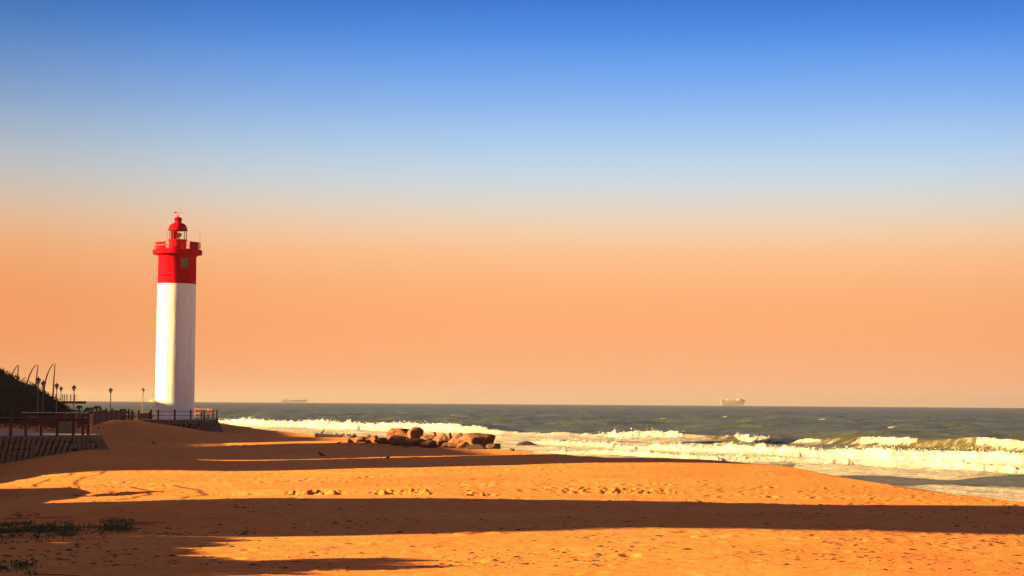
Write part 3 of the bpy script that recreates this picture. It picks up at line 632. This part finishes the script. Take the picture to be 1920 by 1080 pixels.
# small palms
def palm(px, ytop, d, width, label, lit=False):
    p = P(px, ytop, d); w = width * d / F; base = 1.9; top = p.z - w * .18
    root = empty('dwarf_palm', (p.x, d, base), label, 'palm', 'dwarf palms behind the fence')
    MB().tube([(p.x, d, base), (p.x + .03, d, (base + top) / 2), (p.x, d, top)], [.13, .11, .09], 8).build('trunk', M['bark'], root)
    f = MB()
    for k in range(24):
        a = k * 2.4; up_ = random.uniform(.15, 1.1); Ln = w * .55 * random.uniform(.85, 1.1); pts = []
        for j in range(9):
            t = j / 8; pts.append(Vector((p.x + math.cos(a) * Ln * t * (1 - .25 * t), d + math.sin(a) * Ln * t * (1 - .25 * t), top + Ln * (up_ * t - (.55 + up_ * .9) * t * t))))
        f.tube(pts, [.012] * 9, 3)
        dr = Vector((math.cos(a), math.sin(a), 0)); sd = Vector((-dr.y, dr.x, 0))
        for j in range(1, 9):
            for s_ in (-1, 1):
                q = pts[j]; l_ = Ln * .30 * (1 - abs(j / 8 - .45)); tip = q + sd * s_ * l_ + dr * l_ * .4 - Vector((0, 0, l_ * .55))
                f.add([q - dr * .03, q + dr * .035, tip], [(0, 1, 2)])
    f.build('crown', M['leaf'], root, False)
for a in ((148.5, 759, 182, 15, 'rounded dwarf palm nearest the pier end'), (166, 762.5, 186, 19, 'low wide dwarf palm, second from the left behind the fence'), (182, 759.5, 184, 21, 'broad dome-shaped dwarf palm left of the lone street lamp'),
          (230.5, 765, 178, 20, 'spiky green dwarf palm right of the lone street lamp')): palm(*a)
def shrub(px, ytop, d, w, h, m, label, n=260, cat='shrub'):
    p = P(px, ytop, d); W_ = w * d / F; H_ = h * d / F; root = empty('shrub', (p.x, d, p.z - H_), label, cat)
    f = MB(); leaves(f, (p.x, d, p.z - H_ * .45), (W_ / 2, W_ / 2, H_ * .5), n, W_ * .09); f.build('foliage', m, root, False)
    MB().tube([(p.x, d, 1.9), (p.x, d, p.z - H_ * .4)], [.04, .02], 5).build('stem', M['stem'], root)
shrub(210.5, 765.5, 183, 9, 12, M['leaf'], 'dark pointed shrub at the foot of the lone street lamp')
shrub(196, 769, 186, 10, 7, M['leaf'], 'small dark shrub left of the lone street lamp')
shrub(251, 772, 183, 7, 6, M['leafyellow'], 'small sunlit yellow shrub left of the lighthouse path')
shrub(245, 771, 182, 5, 7, M['leafyellow'], 'small reddish flowering shrub beside the spiky palm')
p0 = at(259.5, 184, PZ); tag(MB().box((p0.x, 184, 2.6), (.16, .16, .95)).box((p0.x, 184, 3.1), (.2, .2, .06)).build('bollard', M['postlit'], smooth_=False), 'slim red bollard left of the brick planter', 'bollard')
# little post on the sand mound
p0 = G(185.5, 806); tag(MB().tube([(p0.x, p0.y, p0.z - .2), (p0.x - .05, p0.y, p0.z + .25)], .05, 6).build('stake', M['wood'], origin=p0), 'short dark stake stuck in the sand mound near the block wall', 'stake')

# ------------------------------------------------------------------ whalebone pier
PD = 300.0; pz = P(130, 752, PD).z
pier = empty('pier', (P(60, 752, PD).x, PD, pz), 'dark pier deck with railing jutting over the sea behind the hill', 'pier')
x0, x1 = P(-120, 752, PD).x, P(156, 752, PD).x
MB().prism([(x0, PD - 1.5), (x1, PD - 1.0), (x1 + .1, PD + 1.6), (x0, PD + 1.6)], pz - .42, pz).build('deck', M['pier'], pier, False)
b = MB(); b.add([(x1 - 4.2, PD - .4, pz - .29), (x1 - .8, PD - .4, pz - .29), (x1 - 4.6, PD - .4, pz - .62), (x1 - 4.2, PD + .8, pz - .29), (x1 - .8, PD + .8, pz - .29), (x1 - 4.6, PD + .8, pz - .62)], [(0, 1, 2), (3, 5, 4), (0, 3, 4, 1), (1, 4, 5, 2), (2, 5, 3, 0)]); b.build('bracket', M['pier'], pier, False)
for xx in (x1 - 4.6, x1 - 8, x1 - 12): MB().tube([(xx, PD, -2), (xx, PD, pz - .28)], .35, 10).build('pile', M['pier'], pier)
for side in (-1.3, 1.35):
    xs_ = x0
    b = MB()
    for r in (.25, .5, .75, 1.0): b.tube([(x0, PD + side, pz + r), (P(144, 752, PD).x, PD + side, pz + r)], .018, 5)
    b.build('railing', M['rail'], pier)
for px in (96, 108, 121, 124.5, 129, 136, 143.5):
    xx = P(px, 752, PD).x; MB().box((xx, PD - 1.3, pz + .55), (.13, .13, 1.1)).build('railing_post', M['rail'], pier, False)
def arch(ptsL, ptsR, label):
    root = empty('whalebone_arch', (P(ptsL[0][0], ptsL[0][1], PD).x, PD, pz), label, 'arch', 'whalebone arches over the pier')
    for pts, dd in ((ptsL, PD + 1.0), (ptsR, PD - 1.1)):
        q = [P(px, py, dd) for px, py in pts]; n = len(q)
        MB().tube(q, [.17 - .10 * i / (n - 1) for i in range(n)], 8).build('rib', M['bone'], root)
arch([(16, 752), (17.5, 725), (20.5, 708), (24, 699), (29, 690), (33, 685)], [(31.5, 752), (32.5, 720), (33.3, 702), (34.5, 684.5)], 'leftmost whalebone arch, mostly hidden behind the hilltop')
arch([(44.5, 752), (48, 730), (51.5, 714), (56, 702), (61, 692), (67.5, 683.5)], [(65, 752), (67, 725), (69, 703), (71.3, 684)], 'middle whalebone arch rising over the hill')
arch([(80, 752), (82, 733), (85, 715), (88, 704), (93, 692), (99.5, 682.5)], [(98.8, 752), (100, 730), (101.5, 705), (103.2, 682)], 'rightmost whalebone arch with its legs visible down to the pier')

# ------------------------------------------------------------------ boulders
def rock(px0, px1, py0, py1, label, d=None, m='rock', seed=0, group=None, depth=1.0):
    cx = (px0 + px1) / 2; gd = G(cx, py1, 90, 240) if d is None else None
    d = gd.y if d is None else d; p = P(cx, py1, d); z0 = max(min(p.z, GZ(p.x, d)), -.5) - .12; w = (px1 - px0) * 1.32 * d / F; h = P(cx, py0, d).z - z0
    bm = bmesh.new(); bmesh.ops.create_icosphere(bm, subdivisions=4, radius=1); rnd = random.Random(seed)
    cuts = [(Vector((rnd.gauss(0, 1), rnd.gauss(0, 1), rnd.gauss(0, .8))).normalized(), rnd.uniform(.52, .86)) for _ in range(11)]
    for v in bm.verts:
        q = v.co.copy()
        for n_1, t in cuts:
            e_ = q.dot(n_1) - t
            if e_ > 0: q -= n_1 * e_ * .97
        q *= 1 + .12 * float(fbm(np.array([q.x * 2 + seed]), np.array([q.y * 2 + q.z * 1.7]), 4, seed)[0])
        v.co = q
    xs_ = [v.co.x for v in bm.verts]; zs_ = [v.co.z for v in bm.verts]; sx_ = w / (max(xs_) - min(xs_)); szz = h / (max(zs_) - min(zs_)); zm = min(zs_)
    for v in bm.verts: v.co = Vector((v.co.x * sx_, v.co.y * sx_ * depth, (v.co.z - zm) * szz))
    for f_ in bm.faces: f_.smooth = True
    me = bpy.data.meshes.new('boulder'); bm.to_mesh(me); bm.free(); me.materials.append(M[m])
    o = bpy.data.objects.new('boulder', me); COL.objects.link(o); o.location = (p.x, d, z0)
    tag(o, label, 'boulder', group or 'boulders heaped at the water edge')
rocks = [(642, 676, 816, 825, 'flat dark boulder at the left end of the rock pile', 160, 'rockdark'), (648, 660, 821, 830, 'small pale stone in front of the flat dark boulder', None, 'rock'),
 (669, 684, 818, 829, 'rounded tan boulder right of the flat dark one', None, 'rock'), (683, 694, 815, 823, 'small boulder peeping over the left cluster', 152, 'rock'),
 (692, 708, 816, 830, 'smooth round boulder at the right of the left cluster', None, 'rock'), (686, 696, 824, 831, 'small sunlit stone in front of the left cluster', None, 'rock'),
 (708, 725, 820, 832, 'squat sunlit boulder at the start of the main heap', None, 'rock'), (724, 738, 823, 835, 'low boulder wedged before the long slanting slab', 136, 'rock'),
 (721, 764, 815, 835, 'long slanting slab in front of the biggest left boulder', 138, 'rock'), (728, 769, 802, 828, 'big rounded dark boulder on top of the left heap', 143, 'rock'),
 (766, 790, 800, 830, 'tallest boulder of the pile, standing steeply', 141, 'rock'), (788, 818, 815, 836, 'broad shadowed boulder right of the tallest one', 136, 'rock'),
 (804, 821, 809, 822, 'small pointed boulder on the middle skyline', 140, 'rock'), (814, 842, 812, 837, 'leaning boulder in the middle of the heap', 135, 'rock'),
 (838, 848, 810, 824, 'narrow upright stone at the middle of the heap', 137, 'rock'), (846, 872, 811, 835, 'sunlit orange boulder left of the largest one', 133, 'rock'),
 (864, 921, 811, 843, 'largest boulder, long and sloping at the right of the heap', 130, 'rock'), (858, 873, 825, 838, 'round sunlit stone at the foot of the largest boulder', 125, 'rock'),
 (876, 912, 833, 846, 'low dark boulder in front of the largest one', 122, 'rockdark'), (915, 936, 831, 844, 'wet boulder at the right end touching the surf', 124, 'rockdark'),
 (776, 793, 830, 836, 'flat pale stone below the tallest boulder', None, 'rock'), (787, 794, 832, 838, 'small bright orange stone on the sand before the heap', None, 'rock'),
 (800, 821, 833, 838, 'row of low flat stone at the middle foot of the heap', None, 'rock'), (831, 844, 829, 839, 'pale stone at the foot of the leaning boulder', None, 'rock'),
 (757, 765, 834, 838, 'tiny stone on the sand under the slanting slab', None, 'rock'), (842, 860, 829, 840, 'jagged stone left of the round sunlit one', None, 'rock'),
 (735, 766, 822, 838, 'dark low boulder under the biggest left boulder', 134, 'rock'), (760, 792, 821, 838, 'dark boulder propping the tallest one', 133, 'rock'),
 (792, 817, 825, 840, 'low brown boulder in front of the broad shadowed one', 130, 'rock'), (846, 882, 828, 843, 'low angular boulder half buried below the orange one', 127, 'rock'), (700, 730, 824, 834, 'half buried stone joining the left cluster to the heap', 139, 'rock'),
 (970, 1004, 827, 836, 'flat dark rock awash in the surf apart from the heap', 178, 'rockdark'), (955, 964, 840, 846, 'tiny dark rock at the edge of the surf', None, 'rockdark')]
for i, (a, b_1, c_1, d_1, lab, dd, mm) in enumerate(rocks): rock(a, b_1, c_1, d_1, lab, dd, mm, 100 + i * 7)
# broken concrete slab with a branch stuck behind it
p0 = P(616, 826, 163); sl_ = MB(); sl_.box((p0.x - .1, 163, GZ(p0.x, 163) + .02), (2.3, 1.6, .6), rz=.15, ry=.06); sl_.box((p0.x + 1.5, 163.2, GZ(p0.x + 1.5, 163) - .1), (1.6, 1.4, .5), rz=-.1, ry=.16)
for _ in range(40): sl_.box((p0.x + random.uniform(-1.2, 2.4), 163 + random.uniform(-.6, .6), GZ(p0.x, 163) + .30 - random.random() * .12), (random.uniform(.06, .2),) * 3, rz=random.random(), rx=random.random())
tag(sl_.build('concrete_slab', M['concrete'], smooth_=False), 'broken grey concrete slab half buried in sand left of the rock pile', 'slab')
p0 = P(603, 812, 178); dw = MB(); z_ = GZ(p0.x, 178)
dw.tube([(p0.x - .25, 178, z_ - .05), (p0.x, 178, z_ + .28), (p0.x + .1, 178, z_ + .45), (p0.x + .38, 178, z_ + .85)], [.14, .13, .06, .02], 7); dw.tube([(p0.x - .05, 178, z_ + .1), (p0.x + .35, 178, z_ + .1)], [.1, .04], 6)
tag(dw.build('driftwood', M['wood'], origin=(p0.x, 178, z_)), 'dark driftwood stump with one raised branch on the far sand', 'driftwood')

# ------------------------------------------------------------------ birds on the sand
def bird(px, py, k, label, face=1):
    p = G(px, py, 60, 200); root = empty('bird', (p.x, p.y, p.z), label, 'bird', 'dark birds standing on the shaded sand'); f = face
    b = MB(); b.tube([Vector((p.x, p.y, p.z)) + Vector((f * a * k, 0, z * k)) for a, z in ((-.22, .13), (-.12, .17), (-.02, .20), (.07, .24), (.12, .30), (.15, .34), (.19, .335), (.25, .32))], [.012 * k, .045 * k, .075 * k, .065 * k, .04 * k, .042 * k, .025 * k, .004 * k], 8)
    b.build('body', M['feather'], root)
    for s_ in (-.03, .03): MB().tube([(p.x, p.y + s_ * k, p.z - .02), (p.x + .01 * f * k, p.y + s_ * k, p.z + .16 * k)], .008 * k, 5).build('leg', M['feather'], root)
bird(603, 859.5, 1.1, 'larger dark bird on the lit streak below the driftwood', -1)
bird(635, 835, .8, 'small dark bird left of and nearer than the rock pile', 1)
bird(728, 862.5, .75, 'dark bird on the sand below the slanting slab', 1)
bird(288, 834, .75, 'dark bird on the far lit streak below the lighthouse', -1)

# ------------------------------------------------------------------ creeping beach plants, bottom left
def creeper(px0, px1, py0, py1, n, label, size=.042):
    p = G((px0 + px1) / 2, py1 - 3); root = empty('beach_creeper', p, label, 'plant', 'creeping beach plants on the shaded sand')
    f = MB(); st = MB()
    for _ in range(n):
        q = G(random.uniform(px0, px1), random.uniform(py0 + 5, py1)); cv = float(vnoise(np.array([q.x / .32]), np.array([q.y / .8]), 97)[0])
        if cv < .42: continue
        q = q + Vector((0, random.gauss(0, .15), 0)); h = min(2, abs(random.gauss(0, 1))) * .05 * (cv + .3) + .01
        st.tube([q - Vector((0, 0, .03)), q + Vector((random.uniform(-.02, .02), 0, h))], .005, 3, False)
        for k in range(4):
            a = random.uniform(0, 6.28); s = size * random.uniform(.6, 1.2); t = q + Vector((random.gauss(0, .03), random.gauss(0, .03), h * random.uniform(.5, 1)))
            dr = Vector((math.cos(a), math.sin(a), random.uniform(-.1, .9))).normalized(); sd = dr.cross(Vector((0, 0, 1))).normalized()
            f.add([t, t + dr * s * .5 + sd * s * .4, t + dr * s, t + dr * s * .5 - sd * s * .4], [(0, 1, 2, 3)])
    for _ in range(max(2, n // 60)):
        pts = []; q = G(random.uniform(px0, px1), random.uniform(py0 + 8, py1)); a = random.uniform(-.4, .4) + random.choice((0, math.pi))
        for k in range(9):
            pts.append(Vector((q.x, q.y, GZ(q.x, q.y) + .012))); a += random.uniform(-.3, .3); q = q + Vector((math.cos(a), math.sin(a), 0)) * .1
        st.tube(pts, .007, 4)
    f.add(st.v, st.f); f.build('foliage', M['creeper'], root, False)
creeper(-30, 86, 978, 1006, 950, 'dense green beach creeper patch at the left edge')
creeper(88, 136, 980, 1010, 420, 'green creeper clump just right of the densest patch')
creeper(-30, 90, 1002, 1024, 260, 'dark straggling creeper below the dense patch')
creeper(192, 246, 972, 1002, 330, 'isolated dark creeper clump at the right end of the plants')
creeper(134, 196, 982, 1008, 120, 'sparse seedlings between the two larger creeper clumps')
creeper(118, 142, 1004, 1020, 60, 'little creeper sprig below the main clumps')
creeper(20, 70, 962, 976, 50, 'sparse sprigs above the dense creeper patch')
creeper(-30, 70, 1056, 1082, 140, 'dark creeper in the bottom left corner')
creeper(250, 262, 994, 1004, 25, 'single tiny sprig right of all the creepers')

random.seed(5)
# ------------------------------------------------------------------ litter of seaweed and shell on the sand
mb = MB(); cnt = 0
for _ in range(9000):
    px = random.uniform(-20, 1940); py = 870 + 215 * random.random() ** .8
    if not (1020 < px < 1300 and 902 < py < 920 and random.random() < .5) and vnoise(px / 160, py / 22, 95) + .35 * vnoise(px / 40, py / 8, 96) < .78 - .02 * (py > 985) and random.random() > .10 + .12 * (py > 985): continue
    if 2000 > cnt:
        d0 = 2.25 * F / (py - 753) * (1 + .12 * smooth(1000, 900, py)); p = P(px, py, d0); x, y = p.x, d0
        if y > 110 or x > np.interp(y, CRY, CRX) - 1.5: continue
        z = float(height(np.array([x]), np.array([y]))[0]); s = random.uniform(.008, .026) * (1 + y / 60) * random.choice((1, 1, 1, 1.8)); cnt += 1
        vs = []; k = random.randint(5, 7)
        for j in range(k): a = j / k * 6.283; rr = s * random.uniform(.5, 1.2); vs.append((x + math.cos(a) * rr * 1.3, y + math.sin(a) * rr, z + random.uniform(-.004, .004)))
        vs.append((x, y, z + s * random.uniform(.15, .5))); mb.add(vs, [(j, (j + 1) % k, k) for j in range(k)])
tag(mb.build('beach_litter', M['litter'], smooth_=False), 'small dark bits of seaweed and shell scattered over the sand', 'litter', kind='stuff')

# ------------------------------------------------------------------ ships on the horizon
SD = 10000.0; k = SD / F
def ship_root(px, py, name, label): p = P(px, py, SD); z = -(p.x ** 2 + SD ** 2) / (2 * ER); return empty(name, (p.x, SD, z), label, 'ship'), p.x, z
def hull(mb, x, z, prof, beam):
    """prof: list of (x px, height px) outline, extruded to a pointed-bow beam"""
    n = len(prof); xs_ = [q[0] for q in prof]; xm, xM = min(xs_), max(xs_); vs = []
    for s_ in (-1, 1):
        for a, b_1 in prof:
            t = (a - xm) / (xM - xm); w = beam / 2 * (1 if t < .75 else max(.08, math.sqrt(max(0, 1 - ((t - .75) / .25) ** 2))))
            vs.append((x + a * k, SD + s_ * w, z + b_1 * k))
    mb.add(vs, [tuple(range(n)), tuple(reversed(range(n, 2 * n)))] + [(i, (i + 1) % n, n + (i + 1) % n, n + i) for i in range(n)])
r_, x, z = ship_root(1352, 763, 'car_carrier', 'tall boxy cargo ship on the horizon at right')
z -= 0
b = MB(); hull(b, x, z, [(0, -1), (0, 12.2), (1.5, 12.2), (3, 11.2), (8, 10.4), (20, 10.2), (30, 10.6), (35, 10.4), (41, 11.4), (45.5, 11.0), (44.5, 8), (42, 4), (41.5, -1)], 30); b.build('hull', M['ship'], r_, False)
b = MB(); b.tube([(x + .6 * k, SD, z + 12 * k), (x + .2 * k, SD, z + 15.5 * k)], [2.2, 1], 6); b.tube([(x + 29 * k, SD, z + 10 * k), (x + 29 * k, SD, z + 14 * k)], 1.1, 6); b.box((x + 38.5 * k, SD, z + 12.6 * k), (5 * k, 20, 2.4 * k)); b.build('mast', M['ship'], r_, False)
b = MB(); b.box((x + 32.6 * k, SD, z + 12.4 * k), (5 * k, 24, 3.6 * k)); b.box((x + 12 * k, SD, z + 11.5 * k), (3 * k, 18, 2 * k)); b.build('deckhouse', M['shipwhite'], r_, False)
r_, x, z = ship_root(528, 757, 'tanker', 'long low cargo ship on the horizon right of the lighthouse')
b = MB(); hull(b, x, z, [(0, -1), (-.5, 2.6), (2, 4.4), (5, 5.0), (11, 5.2), (40, 5.6), (46, 6.2), (48, 6.0), (46.5, 2.5), (46, -1)], 28); b.build('hull', M['ship'], r_, False)
b = MB(); b.box((x + 7 * k, SD, z + 6.2 * k), (5 * k, 22, 3 * k)); b.box((x + 9.6 * k, SD, z + 8 * k), (1.4 * k, 8, 3 * k)); b.build('bridge', M['ship'], r_, False)

# ------------------------------------------------------------------ hotels behind the beach, left of the frame: they cast the long shadows
e1 = Vector((math.cos(ALPHA), math.sin(ALPHA), 0)); e2 = Vector((-math.sin(ALPHA), math.cos(ALPHA), 0))
def hotel(w0, w1, H, face, depth, label, m='facade'):
    s0, s1 = w0 * math.cos(ALPHA), w1 * math.cos(ALPHA); cen = e1 * (face - depth / 2) + e2 * (s0 + s1) / 2
    root = empty('hotel', (cen.x, cen.y, 2), label, 'building', 'hotels behind the beach')
    MB().box((cen.x, cen.y, H / 2), (depth, s1 - s0, H), ALPHA).build('wall', M[m], root, False)
    MB().box((cen.x, cen.y, H - .15), (depth - .8, s1 - s0 - .8, .34), ALPHA).build('roof', M['roofm'], root, False)
    nf_ = int((H - 3) / 3.1); nw = min(8, max(3, int((s1 - s0) / 3.5)))
    for i in range(min(nf_, 9)):
        zz = 4.6 + i * 3.1
        sb = e1 * (face + .5) + e2 * (s0 + s1) / 2; MB().box((sb.x, sb.y, zz - 1.3), (1.0, s1 - s0 - 1.2, .15), ALPHA).build('balcony', M[m], root, False)
        for j in range(nw):
            q = e1 * (face + .02) + e2 * (s0 + (s1 - s0) * (j + .5) / nw); MB().box((q.x, q.y, zz), (.08, (s1 - s0) / nw * .6, 2.0), ALPHA).build('window', M['pane'], root, False)
hotel(31.4, 52.0, 30, -70, 16, 'tall pale hotel block nearest the camera, outside the left edge')
hotel(88.0, 108.3, 26.2, -70, 16, 'tall tiled hotel block level with the near wall', 'facade2')
hotel(108.4, 109.9, 18.2, -72, 10, 'added narrow low block trimming the light between the tiled and the wide hotel')  # unseen filler added; its height sets where the thin lit streak starts
hotel(110.0, 139.2, 23.1, -70, 14, 'wide mid-rise hotel beyond the tiled block')
hotel(139.3, 144.5, 18.9, -72, 10, 'added low block beyond the wide hotel, sized to shorten the lit streak')  # unseen block put in to shade the left end of the wider streak
hotel(144.6, 168.0, 21.4, -70, 14, 'mid-rise tiled hotel before the lighthouse block', 'facade2')
hotel(168.3, 209, 20.9, -70, 14, 'long low hotel level with the lighthouse')
# long low board added outside the frame, shaped to shadow the lit sand
sg = empty('shadow_board', (-17.9, 57, DZ), 'added unseen low board on two posts beside the promenade fence, there for its shadow', 'sign')
for dy in (-.8, .8): MB().box((-17.9, 57 + dy * 2, DZ + .4), (.1, .1, .8)).build('post', M['post'], sg, False)
MB().box((-17.84, 57, DZ + .48), (.05, 5.6, .40)).build('panel', M['post'], sg, False)
# bushy trees on the added bank left of the camera
def tree(x, y, h, r, label):
    z = GZ(x, y); root = empty('coastal_tree', (x, y, z), label, 'tree', 'coastal trees on the near dune')
    t = MB(); t.tube([(x, y, z - .2), (x + .1, y, z + h * .35), (x, y + .1, z + h * .7)], [.14, .1, .05], 8)
    for k in range(5): a = k * 1.3; t.tube([(x, y, z + h * .4), (x + math.cos(a) * r * .6, y + math.sin(a) * r * .6, z + h * .75)], [.06, .02], 6)
    t.build('trunk', M['bark'], root); f = MB()
    for _ in range(26):
        v = Vector((random.gauss(0, .5), random.gauss(0, .5), random.gauss(0, .35))); leaves(f, (x + v.x * r, y + v.y * r, z + h * .72 + v.z * r * .7), (r * .55, r * .6, min(r * .32, h * .3)), 190, .11, .6)
    f.build('crown', M['leaf'], root, False)
random.seed(23)
for i, (w_, xt, lab) in enumerate([(30.6, -5.6, 'low rounded tree farthest along the near dune'), (28.9, -5.4, 'second low tree on the near dune, beside the farthest'), (27.4, -5.6, 'leaning tree in the middle of the near dune'),
     (25.9, -4.9, 'dense tree on the crest of the near dune'), (24.5, -1.2, 'tallest tree on the near dune'), (23.0, -4.6, 'bushy tree just nearer than the tallest one'),
     (21.4, -4.4, 'wide tree level with the bottom of the view'), (19.6, -4.0, 'tree behind the wide one'), (17.6, -2.0, 'nearest tree on the dune')]):
    x = -13.0 + .5 * ((i * 7) % 3 - 1); y = w_ + x * TA; z = GZ(x, y); H = 1.95 + TE * (xt - x) / math.cos(ALPHA); tree(x, y, (H - z) / 1.32, 1.0, lab)

# ------------------------------------------------------------------ sea air
hz_ = bpy.data.materials.new('haze'); hz_.use_nodes = True; t = hz_.node_tree; t.nodes.clear()
o_ = t.nodes.new('ShaderNodeOutputMaterial'); v_ = t.nodes.new('ShaderNodeVolumePrincipled')
v_.inputs['Color'].default_value = (.75, .72, .72, 1); v_.inputs['Density'].default_value = 7.0e-5; v_.inputs['Anisotropy'].default_value = .5
t.links.new(v_.outputs[0], o_.inputs['Volume'])
tag(MB().box((0, 5500, 13.5), (21600, 12400, 65)).build('haze', hz_, smooth_=False), 'thin warm sea haze over beach and water', 'haze', kind='stuff')
